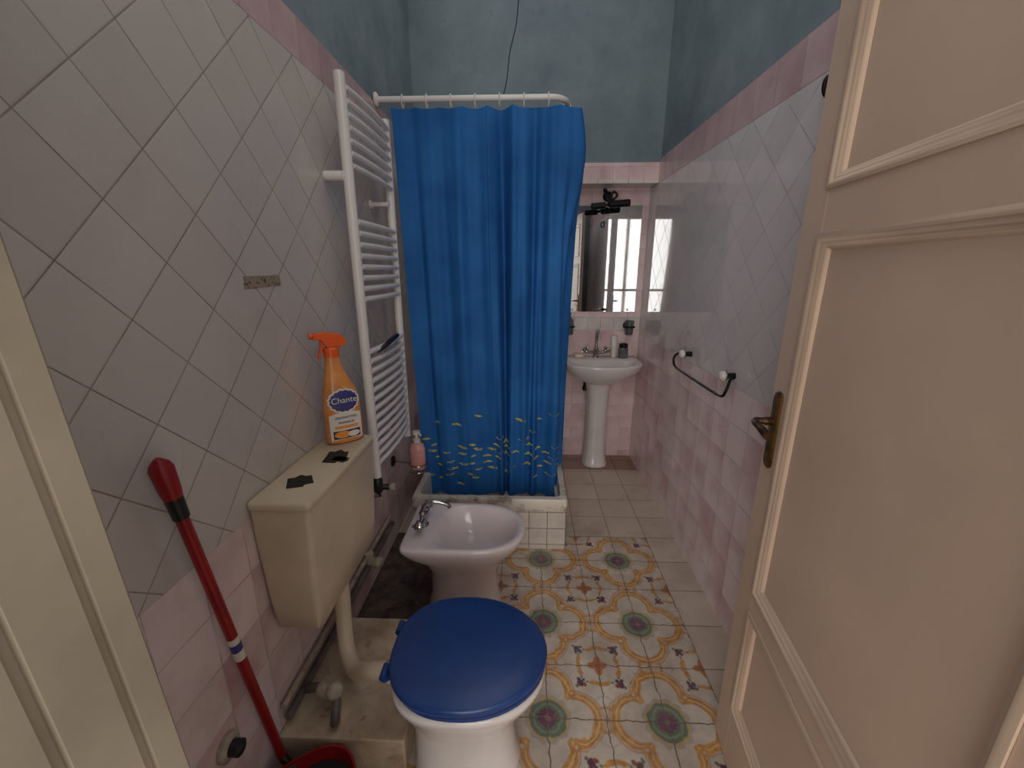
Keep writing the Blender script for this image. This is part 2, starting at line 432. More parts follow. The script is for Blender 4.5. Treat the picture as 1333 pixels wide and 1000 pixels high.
# ------------------------------------------------------------------ door leaf
dang = math.atan2(1.0, .137)
d = bpy.data.objects.new('door_1', None); COL.objects.link(d); d['kind'] = 'structure'
d.location = (.582, .275, .008); d.rotation_euler = (0, 0, dang)
DM = rootmat(d)
def dpart(name, bm, mat, parent=None, **k):
    bm.transform(DM); return mk(name, bm, mat, parent or d, **k)
W, T, H = .80, .04, 2.16
panels = [(.20, .55), (.625, 1.56), (1.665, 2.04)]
sx0, sx1 = .09, W-.095
bm = B()
box(bm, 0, sx0, 0, T, 0, H); box(bm, sx1, W, 0, T, 0, H)
zz = [0]+[z for p_ in panels for z in p_]+[H]
for i in range(0, len(zz), 2): box(bm, sx0, sx1, 0, T, zz[i], zz[i+1])
dpart('leaf_frame', bm, M['door'], bevel=.002)
for z0, z1 in panels:
    bm = B()
    box(bm, sx0-.004, sx1+.004, .012, T-.014, z0-.004, z1+.004)
    dpart('panel', bm, M['door'])
    bm = B()
    for sgn, y0 in ((1, T), (-1, 0)):
        prof = [(-.008, 0.0005), (-.008, .004), (-.003, .006), (.003, .006), (.006, .003), (.008, .001), (.012, .001), (.015, -.003), (.019, -.004), (.023, -.009), (.026, -.0135)]
        rings_ = []
        for o_, h in prof:
            y = y0+sgn*h
            rings_.append([Vector((sx0+o_, y, z0+o_)), Vector((sx1-o_, y, z0+o_)), Vector((sx1-o_, y, z1-o_)), Vector((sx0+o_, y, z1-o_))])
        loft(bm, rings_, False, False)
    dpart('moulding', bm, M['doorm'], sharp=60)
bm = B()
prof = rrect(-.02, .02, -.105, .105, 0, .018)
loft(bm, [[Vector((W-.045+p_.x, T+.0005, 1.09+p_.y)) for p_ in prof], [Vector((W-.045+p_.x, T+.005, 1.09+p_.y)) for p_ in prof], [Vector((W-.045+p_.x*.8, T+.008, 1.09+p_.y*.95)) for p_ in prof]])
hp = dpart('handle_plate', bm, M['brass'])
bm = B()
px, pz = W-.045, 1.115
tube(bm, spline([(px, T+.004, pz), (px, T+.03, pz), (px+.0, T+.048, pz), (px-.02, T+.055, pz), (px-.06, T+.056, pz-.002), (px-.095, T+.056, pz-.006)], 6), [.011]*6+[.009]*18+[.010]*7, 12)
bm.transform(DM); mk('lever', bm, M['darkbrass'], hp)
bm = B(); box(bm, px-.003, px+.003, T+.006, T+.0085, 1.03, 1.05); sphere(bm, (px, T+.006, 1.052), .006, (1, .4, 1), 10)
bm.transform(DM); mk('keyhole', bm, M['black'], hp)

# ------------------------------------------------------------------ toilet
tl = thing('toilet', (-.17, .965, 0), 'white floor standing toilet with closed royal blue lid', 'toilet')
c, dv = (-.17, .965), (1, 0)
bm = B()
loft(bm, [ring(c, dv, lf, lr, w, z, 2.2, pr) for lf, lr, w, z, pr in (
    (.160, .17, .113, 0.0005, 3), (.160, .17, .111, .03, 3), (.145, .165, .10, .07, 3), (.14, .165, .096, .17, 3), (.165, .175, .12, .24, 3), (.2, .19, .152, .30, 3), (.222, .20, .176, .345, 3), (.232, .206, .186, .37, 3), (.232, .206, .186, .382, 3), (.226, .2, .18, .387, 3),
    (.18, .13, .13, .387, 2.2), (.172, .12, .122, .375, 2.2), (.14, .09, .1, .3, 2.2), (.07, .05, .05, .24, 2.2))])
mk('bowl', bm, M['ceramic'], tl, sharp=60)
bm = B()
loft(bm, [ring(c, dv, lf, lr, w, z, 2.0, pr) for lf, lr, w, z, pr in ((.176, .12, .124, .3885, 2.2), (.176, .12, .124, .402, 2.2), (.19, .135, .138, .407, 2.2), (.225, .195, .178, .407, 2.4), (.234, .205, .188, .401, 2.4), (.234, .205, .188, .392, 2.4), (.228, .2, .182, .3885, 2.4), (.176, .12, .124, .3885, 2.2))], False, False)
mk('seat', bm, M['bluelid'], tl)
bm = B()
loft(bm, [ring(c, dv, .238*s, .217*s, .192*s, z, 1.95, 2.45) for s, z in ((.97, .4085), (.995, .411), (1.0, .416), (1.0, .426), (.985, .431), (.95, .4335), (.7, .438), (.35, .4405), (.08, .441))])
mk('lid', bm, M['bluelid'], tl, sharp=60)
for s in (-1, 1):
    bm = B(); tube(bm, [(-.378, .965+s*.075-.02, .409), (-.378, .965+s*.075+.02, .409)], .011, 12); lathe(bm, [(.014, 0), (.012, .018)], (-.378, .965+s*.075, .387), seg=14)
    bm.transform(Matrix.Translation((-.012, 0, .003)))
    mk('hinge', bm, M['bluelid'], tl)
bm = B(); tube(bm, [(-.34, .985, .30), (-.415, .99, .30)], [.035, .036], 18)
mk('inlet_collar', bm, M['ceramic'], tl)

# ------------------------------------------------------------------ cistern
cs = thing('cistern', (-.66, 1.19, .47), 'cream plastic wall hung toilet cistern with black tape on top', 'cistern')
bm = B()
x0, x1, y0, y1 = XL+.002, -.580, .955, 1.435
loft(bm, [rrect(x0+.025, x1-.028, y0+.022, y1-.04, .468, .02), rrect(x0+.012, x1-.018, y0+.008, y1-.02, .480, .02), rrect(x0+.006, x1-.014, y0+.004, y1-.008, .56, .02), rrect(x0, x1-.004, y0, y1, .78, .016), rrect(x0, x1, y0, y1, .874, .014)])
mk('tank', bm, M['cream'], cs, sharp=50)
bm = B()
loft(bm, [rrect(x0, x1+.002, y0-.003, y1+.003, .876, .014), rrect(x0, x1+.004, y0-.005, y1+.005, .879, .014), rrect(x0, x1+.004, y0-.005, y1+.005, .895, .014), rrect(x0+.004, x1, y0, y1, .900, .014)])
mk('tank_lid', bm, M['cream'], cs, sharp=50)
for (cx, cy, w, l, a) in ((-.665, 1.075, .045, .05, .5), (-.632, 1.245, .045, .065, .2), (-.61, 1.225, .022, .04, 1.2)):
    bm = B()
    q = [Vector((math.cos(a)*i*w-math.sin(a)*j*l, math.sin(a)*i*w+math.cos(a)*j*l, 0)) for i, j in ((-1, -.8), (.2, -1), (.35, -.7), (1, -.75), (.9, .6), (.5, .62), (.1, 1), (-.4, .7), (-.9, .8))]
    loft(bm, [[Vector((cx+p_.x*.8, cy+p_.y*.8, .9003)) for p_ in q], [Vector((cx+p_.x*.8, cy+p_.y*.8, .9014)) for p_ in q]])
    mk('tape_patch', bm, M['black'], cs)
bm = B()
tube(bm, spline([(-.652, 1.20, .475), (-.650, 1.20, .40), (-.645, 1.18, .30), (-.615, 1.12, .225), (-.555, 1.05, .22), (-.48, 1.0, .282), (-.425, .991, .30)], 8), .027, 18)
mk('flush_pipe', bm, M['cream'], cs)
bm = B(); lathe(bm, [(.034, 0), (.034, .03)], (-.652, 1.20, .440), seg=20); mk('pipe_nut', bm, M['cream'], cs)

# ------------------------------------------------------------------ spray bottle on the cistern
bx, by, bz = -.662, 1.385, .901
ang = R(-50)
fw = Vector((math.cos(ang), math.sin(ang), 0)); sd = Vector((-fw.y, fw.x, 0))
sp = thing('spray_bottle', (bx, by, bz), 'orange trigger spray cleaner bottle standing on the cream cistern', 'bottle')
SW = 1.12
def oval(w, t, z, dx=0, p_=2.6, n=36):
    out = []
    for k in range(n):
        a = 2*math.pi*k/n; u = SW*w*math.copysign(abs(math.cos(a))**(2/p_), math.cos(a)); v = t*math.copysign(abs(math.sin(a))**(2/p_), math.sin(a))
        out.append(Vector((bx, by, bz+z))+sd*(u+dx)+fw*v)
    return out
bm = B()
loft(bm, [oval(w, t, z, dx) for w, t, z, dx in ((.052, .032, 0, 0), (.058, .037, .006, 0), (.058, .037, .06, 0), (.056, .036, .14, 0), (.05, .034, .19, -.002), (.036, .028, .235, -.008), (.026, .024, .27, -.012), (.022, .022, .30, -.014), (.02, .02, .315, -.014))])
mk('bottle_body', bm, M['orangeliq'], sp, sharp=60)
bm = B()
loft(bm, [oval(w, t, z, -.014, 2.2) for w, t, z in ((.023, .023, .312), (.023, .023, .34), (.018, .018, .346))])
mk('collar', bm, M['orange'], sp)
hz = bz+.346
def bx_loft(bm, pts, hw):
    a = [Vector((bx, by, hz))+sd*(u)+fw*hw+Vector((0, 0, v)) for u, v in pts]; b = [p_-fw*2*hw for p_ in a]
    loft(bm, [a, b])
bm = B()
bx_loft(bm, [(.03, .0), (.036, .022), (.02, .042), (-.03, .052), (-.066, .05), (-.07, .03), (-.045, .026), (-.03, 0)], .016)
mk('spray_head', bm, M['orange'], sp, bevel=.004)
bm = B()
bx_loft(bm, [(-.036, .026), (-.046, .024), (-.05, -.005), (-.062, -.035), (-.056, -.038), (-.042, -.01)], .009)
mk('trigger', bm, M['orange'], sp, bevel=.003)
bm = B()
tube(bm, [Vector((bx, by, hz+.04))-sd*.066, Vector((bx, by, hz+.04))-sd*.080], .010, 12)
mk('nozzle', bm, M['orange'], sp)
def patch(outline, off, name, mat):
    bm = B()
    def P(u, z, o):
        t = .0365 if z < .12 else .0365-(z-.12)*.04
        v = t*(max(0, 1-abs(u/(.0585*SW))**2.6))**(1/2.6)
        return Vector((bx, by, bz+z))+sd*u+fw*(v+o)
    ce = (sum(o[0] for o in outline)/len(outline), sum(o[1] for o in outline)/len(outline))
    n_ = len(outline); rr = [[bm.verts.new(P(ce[0]+(u-ce[0])*s, ce[1]+(z-ce[1])*s, off)) for u, z in outline] for s in (1, .75, .5, .25)]
    cv = bm.verts.new(P(*ce, off))
    for a, b in zip(rr, rr[1:]):
        for i in range(n_): bm.faces.new((a[i], a[(i+1) % n_], b[(i+1) % n_], b[i]))
    for i in range(n_): bm.faces.new((rr[-1][i], rr[-1][(i+1) % n_], cv))
    return mk(name, bm, mat, sp)
def sq(w, z0, z1, sk=0):
    return [(-w+2*w*i/8, z0+sk*math.sin(math.pi*i/8)) for i in range(9)]+[(w, z0+(z1-z0)*i/6) for i in range(1, 7)]+[(w-2*w*i/8, z1+sk*math.sin(math.pi*i/8)*2) for i in range(1, 9)]+[(-w, z1-(z1-z0)*i/6) for i in range(1, 6)]
patch(sq(.054, .012, .108, .006), .0012, 'label', M['lwhite'])
burst = [(math.cos(2*math.pi*i/32)*(.052+.004*(i % 2)), .158+math.sin(2*math.pi*i/32)*(.042+.004*(i % 2))) for i in range(32)]
patch(burst, .0018, 'label_border', M['lwhite'])
patch([(u*.88, .158+(z-.158)*.86) for u, z in burst], .0028, 'label_badge', M['lblue'])
patch(sq(.046, .02, .05), .0026, 'label_picture', M['ink'])
patch([(u*.5-.016, .036+(z-.158)*.3) for u, z in burst], .0036, 'label_picture', M['lorange'])
patch([(u*.4+.022, .034+(z-.158)*.25) for u, z in burst], .0036, 'label_picture', M['lwhite'])
fo = Vector((bx, by, bz))
text('Chante', .030, M['lwhite'], sp, fo+fw*.0394+Vector((0, 0, .161)), sd, (0, 0, 1))
text('SGRASSATORE', .0115, M['ink'], sp, fo+fw*.0392+Vector((0, 0, .098)), sd, (0, 0, 1))
text('MARSIGLIA', .0115, M['ink'], sp, fo+fw*.0392+Vector((0, 0, .08)), sd, (0, 0, 1))
patch(sq(.04, .058, .068), .0026, 'label_stripe', M['lorange'])

# ------------------------------------------------------------------ towel radiator
rd = thing('towel_radiator', (-.67, 1.91, .60), 'tall white ladder towel radiator on the left wall', 'radiator')
ya, yb = 1.665, 2.15
for y in (ya, yb):
    bm = B(); lathe(bm, [(.012, 0), (.02, .006), (.02, 1.575), (.012, 1.58)], (-.67, y, .595), seg=18)
    mk('upright', bm, M['white'], rd)
zs = [2.13-.0425*i for i in range(7)]+[1.68-.042*i for i in range(8)]+[1.17-.042*i for i in range(13)]
for z in zs:
    bm = B(); tube(bm, [(-.66, ya+.015, z), (-.652, ya+.1, z), (-.648, (ya+yb)/2, z), (-.652, yb-.1, z), (-.66, yb-.015, z)], .0115, 12)
    mk('rung', bm, M['white'], rd)
for y, z in ((yb-.06, 1.80), (ya+.06, .66), (yb-.06, .66)):
    bm = B(); tube(bm, [(XL+.001, y, z), (-.66, y, z)], .011, 12); lathe(bm, [(.02, 0), (.018, .01)], (XL+.001, y, z), (1, 0, 0), 16)
    mk('wall_bracket', bm, M['white'], rd)
bm = B(); tube(bm, [(XL+.001, ya-.02, 1.835), (-.68, ya-.02, 1.835)], .018, 14); tube(bm, [(-.69, ya-.02, 1.835), (-.685, ya, 1.835)], .014)
mk('wall_bracket', bm, M['white'], rd)
bm = B()
lathe(bm, [(.018, 0), (.022, .01), (.022, .06), (.016, .07)], (-.67, ya, .525), seg=16)
tube(bm, [(-.67, ya, .55), (-.62, ya+.01, .545)], [.012, .014], 12)
mk('valve', bm, M['blackpl'], rd)
bm = B(); lathe(bm, [(.014, 0), (.017, .006), (.017, .022), (.010, .026)], (-.62, ya+.01, .545), (1, .1, 0), 16)
mk('valve_cap', bm, M['oldpl'], rd)
bm = B(); tube(bm, [(-.67, ya, .53), (-.67, ya+.01, .50), (-.72, ya+.03, .48), (XL+.001, ya+.03, .48)], .008, 10)
mk('feed_pipe', bm, M['chrome'], rd)
bm = B(); tube(bm, spline([(-.655, 1.76, 1.155), (-.632, 1.80, 1.175), (-.630, 1.90, 1.19), (-.632, 1.98, 1.195), (-.645, 2.02, 1.19)], 5), [.006+.006*math.sin(math.pi*i/20) for i in range(21)], 10)
mk('clip', bm, M['blackpl'], rd)

# ------------------------------------------------------------------ shower
ZR = 2.30; YR = 2.28
rl = thing('shower_rail', (-.3, YR, ZR), 'white curved shower curtain rail fixed above the blue curtain', 'rail')
path = [(XL+.001, YR, ZR), (.10, YR, ZR)]+[(.10+.09*math.sin(a), YR+.09-.09*math.cos(a), ZR) for a in [R(10*i) for i in range(1, 10)]]+[(.19, YU-.002, ZR)]
bm = B(); tube(bm, path, .0135, 14); mk('rail', bm, M['white'], rl)
for pt, ax in (((XL+.001, YR, ZR), (1, 0, 0)), ((.19, YU-.001, ZR), (0, -1, 0))):
    bm = B(); lathe(bm, [(.032, 0), (.032, .008), (.02, .016)], pt, ax, 20); mk('flange', bm, M['white'], rl)
wr = B()
wp = [Vector((-.124, YR, ZR+.015)).lerp(Vector((.13, YR+.02, ZC-.001)), i/40)+Vector((.004*math.sin(i*.9), 0, 0)) for i in range(41)]
tube(wr, wp, .0022, 6)
tag(mk('support_wire', wr, M['iron']), 'thin dark wire hanging down to the shower rail', 'wire')

sc = thing('shower_curtain', (-.22, YR, .16), 'blue fabric shower curtain printed with small yellow fish', 'curtain')
def cpt(s, t):
    zt = ZR-.034-.010*abs(math.sin(math.pi*s*9)); z = zt+(0.162-zt)*t
    L = lambda a, b: a+(b-a)*t
    fs = s/.80
    if s <= .80:
        x = L(-.675, -.615)+(L(.175, .155)-L(-.675, -.615))*fs; y = YR; nx, ny = 0, -1
    else:
        q = (s-.80)/.20; a = min(1, q*2.2)*math.pi/2
        x = L(.175, .155)+.05*math.sin(a); y = YR+.05*(1-math.cos(a))+max(0, q-.45)*.30; nx, ny = math.sin(a), -math.cos(a)
    g = min(1, .35+t*2.2)
    A = (.015 if s < .44 else .027)*g
    w = A*math.sin(2*math.pi*(s*6.8+.25*math.sin(2.4*t+s*3)))+.34*A*math.sin(2*math.pi*(s*16+.3+.15*t))*(1-.5*t)
    w += .064*g*(-math.exp(-((s-.50-.02*t)/.022)**2))+.036*g*math.exp(-((s-.565)/.025)**2)-.045*g*math.exp(-((s-.67+.03*t)/.02)**2)+.026*g*math.exp(-((s-.30+.05*t)/.035)**2)
    w += .055*math.exp(-((t-.10)/.12)**2)*math.exp(-((s-.88)/.10)**2)
    x += nx*w+ (.012*math.sin(2*math.pi*s*5)*t if s < .8 else 0); y += ny*w
    return Vector((x, y, z))
bm = B(); NU, NV = 220, 60
g = [[bm.verts.new(cpt(i/NU, j/NV)) for i in range(NU+1)] for j in range(NV+1)]
for j in range(NV):
    for i in range(NU): bm.faces.new((g[j][i], g[j+1][i], g[j+1][i+1], g[j][i+1]))
fish = [(-.5, 0), (-.3, .10), (0, .15), (.22, .09), (.32, .03), (.5, .15), (.44, 0), (.5, -.15), (.32, -.03), (.22, -.09), (0, -.15), (-.3, -.10)]
spots = [(.11, .775), (.22, .782), (.36, .755), (.60, .765), (.665, .80), (.72, .765), (.80, .745)]
tries = 0
while len(spots) < 66 and tries < 9000:
    tries += 1
    s_ = random.uniform(.02, .95); t_ = (random.gauss(.866, .022) if random.random() < .82 else random.uniform(.82, .955))+.016*math.sin(s_*9)
    if all(((s_-a)*1.05/.060)**2+((t_-b)*2.1/.034)**2 > 1 for a, b in spots): spots.append((s_, t_))
for s_, t_ in spots:
    if not .7 < t_ < .985: continue
    l = random.uniform(.040, .058); fl = 1 if random.random() < .7 else -1; an = random.uniform(-.25, .25)
    vs = []
    for u, v in fish:
        uu = fl*(u*math.cos(an)-v*math.sin(an)); vv = u*math.sin(an)+v*math.cos(an)
        s2 = min(.995, max(.005, s_+uu*l/1.05)); t2 = min(.995, t_-vv*l/2.1)
        p0 = cpt(s2, t2); e1 = cpt(min(1, s2+.002), t2)-cpt(s2-.002, t2); e2 = cpt(s2, t2-.002)-cpt(s2, min(1, t2+.002))
        nn = e1.cross(e2).normalized()
        if nn.y > 0 and s2 < .8: nn = -nn
        vs.append(bm.verts.new(p0+nn*.0018))
    c_ = bm.verts.new(sum((v.co for v in vs), Vector())/len(vs))
    for i in range(len(vs)): bm.faces.new((vs[i], vs[(i+1) % len(vs)], c_)).material_index = 1
mk('cloth', bm, [M['curtain'], M['fish']], sc, sharp=80)
for k in range(10):
    s_ = (k+.5)/9 if k < 9 else .99
    if s_ > .8: 
        q = (s_-.8)/.2; pc = Vector((.19, YR+.1+q*.08, ZR)); tg = Vector((0, 1, 0))
    else:
        q0 = cpt(s_, 0); pc = Vector((min(q0.x, .13), YR, ZR)); tg = Vector((1, 0, 0))
    sdv = tg.cross(Vector((0, 0, 1)))
    bm = B(); tube(bm, [pc+Vector((0, 0, -.010))+(sdv*math.cos(a)*.020+Vector((0, 0, 1))*math.sin(a)*.030) for a in [2*math.pi*i/20 for i in range(20)]], .003, 8, closed=True)
    mk('curtain_ring', bm, M['whitepl'], sc)

tx0, tx1, ty0, ty1, tz = -.615, .222, 1.985, 2.86, .31
tr = thing('shower_tray', ((tx0+tx1)/2, (ty0+ty1)/2, 0), 'raised white shower tray with a tiled front below blue curtain', 'shower tray')
bm = B(); box(bm, tx0, tx1, ty0, ty0+.05, 0.0005, tz-.07); box(bm, tx1-.05, tx1, ty0+.05, ty1, .0005, tz-.07); box(bm, tx0, tx1-.05, ty0+.05, ty1, .0005, .11)
mk('tiled_base', bm, M['traytile'], tr)
n_ = NT('worn tray enamel'); v = n_.pos()
f = n_.m('MULTIPLY', n_.rng(n_.noise(v, 11, 6, .7), .52, .64), .8)
M['tray'] = n_.fin(n_.mix(f, lin((212, 202, 188)), lin((124, 104, 90))), .35)
bm = B()
e = .004
loft(bm, [rrect(tx0-e, tx1+e, ty0-e, ty1, tz-.0695, .01), rrect(tx0-e, tx1+e, ty0-e, ty1, tz-.006, .01), rrect(tx0, tx1, ty0, ty1-.004, tz, .01), rrect(tx0+.03, tx1-.03, ty0+.03, ty1-.03, tz, .03), rrect(tx0+.034, tx1-.034, ty0+.036, ty1-.034, tz-.02, .03), rrect(tx0+.04, tx1-.04, ty0+.042, ty1-.04, .145, .04), rrect(tx0+.07, tx1-.07, ty0+.07, ty1-.07, .135, .05)], False, True)
mk('basin_rim', bm, M['tray'], tr, sharp=50)

# ------------------------------------------------------------------ bidet
bd = thing('bidet', (-.24, 1.605, 0), 'white ceramic bidet with chrome tap beside the shower tray', 'bidet')
c = (-.24, 1.605)
bm = B()
loft(bm, [ring(c, dv, lf, lr, w, z, pf, pr, 160) for lf, lr, w, z, pf, pr in (
    (.13, .2, .115, .0005, 2.2, 3), (.13, .2, .113, .03, 2.2, 3), (.115, .185, .10, .08, 2.2, 3), (.115, .185, .10, .2, 2.2, 3), (.15, .215, .125, .27, 2.2, 4), (.205, .255, .158, .32, 2.2, 7), (.232, .276, .178, .365, 2.3, 12), (.24, .28, .186, .386, 2.3, 14), (.239, .279, .185, .397, 2.3, 14), (.232, .272, .178, .402, 2.3, 14),
    (.214, .155, .160, .401, 2.3, 3), (.204, .145, .152, .393, 2.3, 3), (.18, .12, .132, .34, 2.3, 2.6), (.14, .075, .10, .285, 2, 2.2), (.05, .03, .04, .262, 2, 2))])
mk('bowl', bm, M['ceramic2'], bd, sharp=65)
bm = B()
tx, ty = -.455, 1.60
lathe(bm, [(.024, 0), (.024, .006), (.016, .012), (.015, .05), (.018, .06), (.012, .07)], (tx, ty, .4015), seg=18)
tube(bm, spline([(tx, ty, .46), (tx+.005, ty, .49), (tx+.03, ty, .515), (tx+.07, ty+.005, .515), (tx+.11, ty+.01, .50), (tx+.118, ty+.01, .485)], 6), .0095, 14)
tube(bm, [(tx, ty-.055, .435), (tx, ty+.055, .435)], .012, 14)
tap = mk('tap', bm, M['chrome'], bd)
for s in (-1, 1):
    bm = B(); y = ty+s*.055
    lathe(bm, [(.012, 0), (.017, .004), (.014, .02), (.019, .024), (.019, .034), (.01, .04)], (tx, y, .435), (0, s, .5), 16)
    for a in range(4):
        v_ = Vector((math.cos(a*math.pi/2), 0, math.sin(a*math.pi/2))); cc = Vector((tx, y+s*.026, .448)); tube(bm, [cc, cc+v_*.026], [.006, .0075], 10)
    mk('handle', bm, M['chrome'], tap)
bm = B(); lathe(bm, [(.022, 0), (.02, .003)], (-.24, 1.605, .263), seg=18); mk('drain', bm, M['chrome'], bd)

# ------------------------------------------------------------------ washbasin
wb = thing('pedestal_washbasin', (.552, 3.05, 0), 'white pedestal washbasin with chrome tap under the mirror', 'washbasin')
c = (.555, 3.0); db = (0, -1)
bm = B()
loft(bm, [ring(c, db, lf, lr, w, z, 2.2, pr, 56) for lf, lr, w, z, pr in (
    (.07, .16, .10, .69, 4), (.12, .18, .16, .715, 5), (.17, .20, .225, .755, 6), (.205, .212, .272, .80, 7), (.218, .214, .288, .835, 7), (.22, .214, .29, .848, 7), (.212, .21, .284, .854, 7),
    (.185, .06, .24, .851, 2.4), (.175, .05, .23, .84, 2.4), (.14, .035, .185, .785, 2.3), (.08, .02, .1, .745, 2.1), (.03, .02, .03, .74, 2))])
mk('basin', bm, M['ceramic'], wb, sharp=65)
bm = B()
loft(bm, [ring((.55, 3.09), db, lf, .08, w, z, 2.6, 4, 36) for lf, w, z in ((.105, .098, .0005), (.105, .098, .02), (.095, .088, .04), (.082, .078, .12), (.08, .076, .4), (.088, .084, .6), (.105, .10, .692))])
mk('pedestal', bm, M['ceramic'], wb, sharp=65)
bm = B()
tx, ty, z0 = .53, 3.15, .8525
lathe(bm, [(.025, 0), (.025, .006), (.017, .012), (.016, .06), (.019, .07), (.012, .08)], (tx, ty, z0), seg=18)
tube(bm, spline([(tx, ty, z0+.07), (tx, ty, z0+.16), (tx, ty-.015, z0+.20), (tx, ty-.05, z0+.215), (tx, ty-.09, z0+.195), (tx, ty-.105, z0+.15)], 6), .009, 12)
tube(bm, [(tx-.07, ty, z0+.04), (tx+.07, ty, z0+.04)], .012, 12)
tap = mk('tap', bm, M['chrome'], wb)
for s in (-1, 1):
    bm = B()
    lathe(bm, [(.012, 0), (.018, .005), (.014, .02), (.02, .026), (.02, .036), (.01, .042)], (tx+s*.068, ty, z0+.04), (s*.7, 0, .8), 16)
    cc = Vector((tx+s*.085, ty, z0+.06))
    for v_ in (Vector((0, 1, 0)), Vector((0, -1, 0)), Vector((-s*.8, 0, .7)), Vector((s*.8, 0, -.7))): tube(bm, [cc, cc+v_*.03], [.007, .008], 10)
    mk('handle', bm, M['chrome'], tap)
bm = B(); lathe(bm, [(.018, 0), (.016, .003)], (.555, 3.0, .741), seg=16); mk('drain', bm, M['chrome'], wb)
bm = B(); tube(bm, [(.46, 3.16, .60), (.46, 3.16, .66), (.50, 3.1, .69)], .012, 12); tube(bm, [(.46, YB-.001, .60), (.46, 3.16, .60)], .01, 12); lathe(bm, [(.02, 0), (.018, .03)], (.46, 3.16, .585), seg=14)
mk('supply_valve', bm, M['iron'], wb)
ZB = .8545
t = thing('toothpaste_tube', (.665, 3.15, ZB), 'white tube standing on the washbasin rim right of tap', 'tube')
lo = lambda w, t_, z: [Vector((.665+w*math.cos(a), 3.15+t_*math.sin(a), ZB+z)) for a in [2*math.pi*k/20 for k in range(20)]]
bm = B()
loft(bm, [lo(.02, .02, .028), lo(.022, .021, .04), lo(.023, .015, .10), (lo(.025, .003, .165))]); mk('tube_body', bm, M['whitepl'], t)
bm = B(); lathe(bm, [(.02, 0), (.018, .028)], (.665, 3.15, ZB), seg=16); mk('cap', bm, M['ceramic'], t)
t = thing('glass_jar', (.735, 3.14, ZB), 'small dark glass jar on the right end of washbasin', 'jar')
bm = B(); lathe(bm, [(.03, 0), (.036, .01), (.036, .07), (.028, .08)], (.735, 3.14, ZB), seg=20); mk('jar_body', bm, M['glass'], t)
bm = B(); lathe(bm, [(.032, .08), (.032, .105), (.02, .11)], (.735, 3.14, ZB), seg=20); mk('jar_lid', bm, M['iron'], t)
t = thing('soap_bar', (.40, 3.135, ZB), 'cream soap bar on the left side of washbasin', 'soap')
bm = B(); loft(bm, [ring((.40, 3.135), (1, 0), .04*s, .04*s, .026*s, ZB+z, 3, 3, 24) for s, z in ((.85, 0), (1, .006), (1, .018), (.8, .025))]); mk('soap', bm, M['cream'], t)
def holder(x, z, label, bottle):
    t = thing('tumbler_holder', (x, YB, z), label, 'holder')
    bm = B(); lathe(bm, [(.03, 0), (.03, .006), (.016, .014), (.012, .03)], (x, YB-.0005, z), (0, -1, 0), 18); tube(bm, [(x, YB-.02, z), (x, YB-.045, z)], .007, 10)
    mk('wall_mount', bm, M['iron'], t)
    bm = B(); cc = Vector((x, YB-.085, z)); tube(bm, [cc+Vector((math.cos(a)*.04, math.sin(a)*.04, 0)) for a in [2*math.pi*i/24 for i in range(24)]], .006, 8, closed=True)
    mk('ring', bm, M['iron'], t)
    bm = B()
    if bottle:
        lathe(bm, [(.03, -.06), (.034, -.05), (.034, .05), (.02, .065), (.013, .075), (.013, .09), (.016, .092), (.016, .10), (.006, .102), (.006, .125)], cc, seg=20); tube(bm, [cc+Vector((0, .005, .12)), cc+Vector((0, -.04, .118))], .006, 8)
        mk('soap_dispenser', bm, M['glass'], t)
    else:
        lathe(bm, [(.026, -.06), (.03, -.05), (.034, .045), (.031, .045), (.028, -.045)], cc, seg=20)
        mk('tumbler', bm, M['glass'], t)
holder(.315, 1.09, 'dark wall holder with soap dispenser beside the curtain edge', True)
holder(.765, 1.09, 'dark wall holder with tumbler above washbasin near the right wall', False)

# mirror and lamp
t = thing('wall_mirror', (.55, YB, 1.2), 'frameless rectangular mirror above the pedestal washbasin', 'mirror')
bm = B(); box(bm, .285, .815, YB-.008, YB-.0015, 1.195, 1.945); mk('mirror_glass', bm, M['mirror'], t)
for x in (.34, .76):
    bm = B(); lathe(bm, [(.009, 0), (.006, .004)], (x, YB-.0085, 1.21), (0, -1, 0), 12); mk('clip', bm, M['chrome'], t)
t = thing('mirror_lamp', (.555, YB, 1.99), 'dark curled picture lamp mounted above the mirror', 'lamp')
bm = B(); lathe(bm, [(.035, 0), (.035, .008), (.024, .016), (.01, .022)], (.565, YB-.0005, 2.005), (0, -1, 0), 20); mk('wall_plate', bm, M['iron'], t)
bm = B(); tube(bm, spline([(.565, YB-.02, 2.005), (.54, YB-.06, 2.04), (.52, YB-.11, 2.03), (.535, YB-.15, 1.985), (.575, YB-.165, 1.965), (.60, YB-.165, 1.99), (.575, YB-.165, 2.01), (.555, YB-.168, 1.98), (.555, YB-.17, 1.945)], 6), .008, 10); mk('arm', bm, M['iron'], t)
bm = B(); tube(bm, [(.425, YB-.17, 1.918), (.43, YB-.17, 1.918), (.52, YB-.17, 1.925)], [.014, .021, .021], 18); tube(bm, [(.54, YB-.17, 1.928), (.55, YB-.17, 1.93), (.685, YB-.17, 1.94), (.69, YB-.17, 1.94)], [.014, .024, .024, .014], 18); tube(bm, [(.50, YB-.17, 1.924), (.56, YB-.17, 1.93)], .01, 10); mk('shade', bm, M['iron'], t)

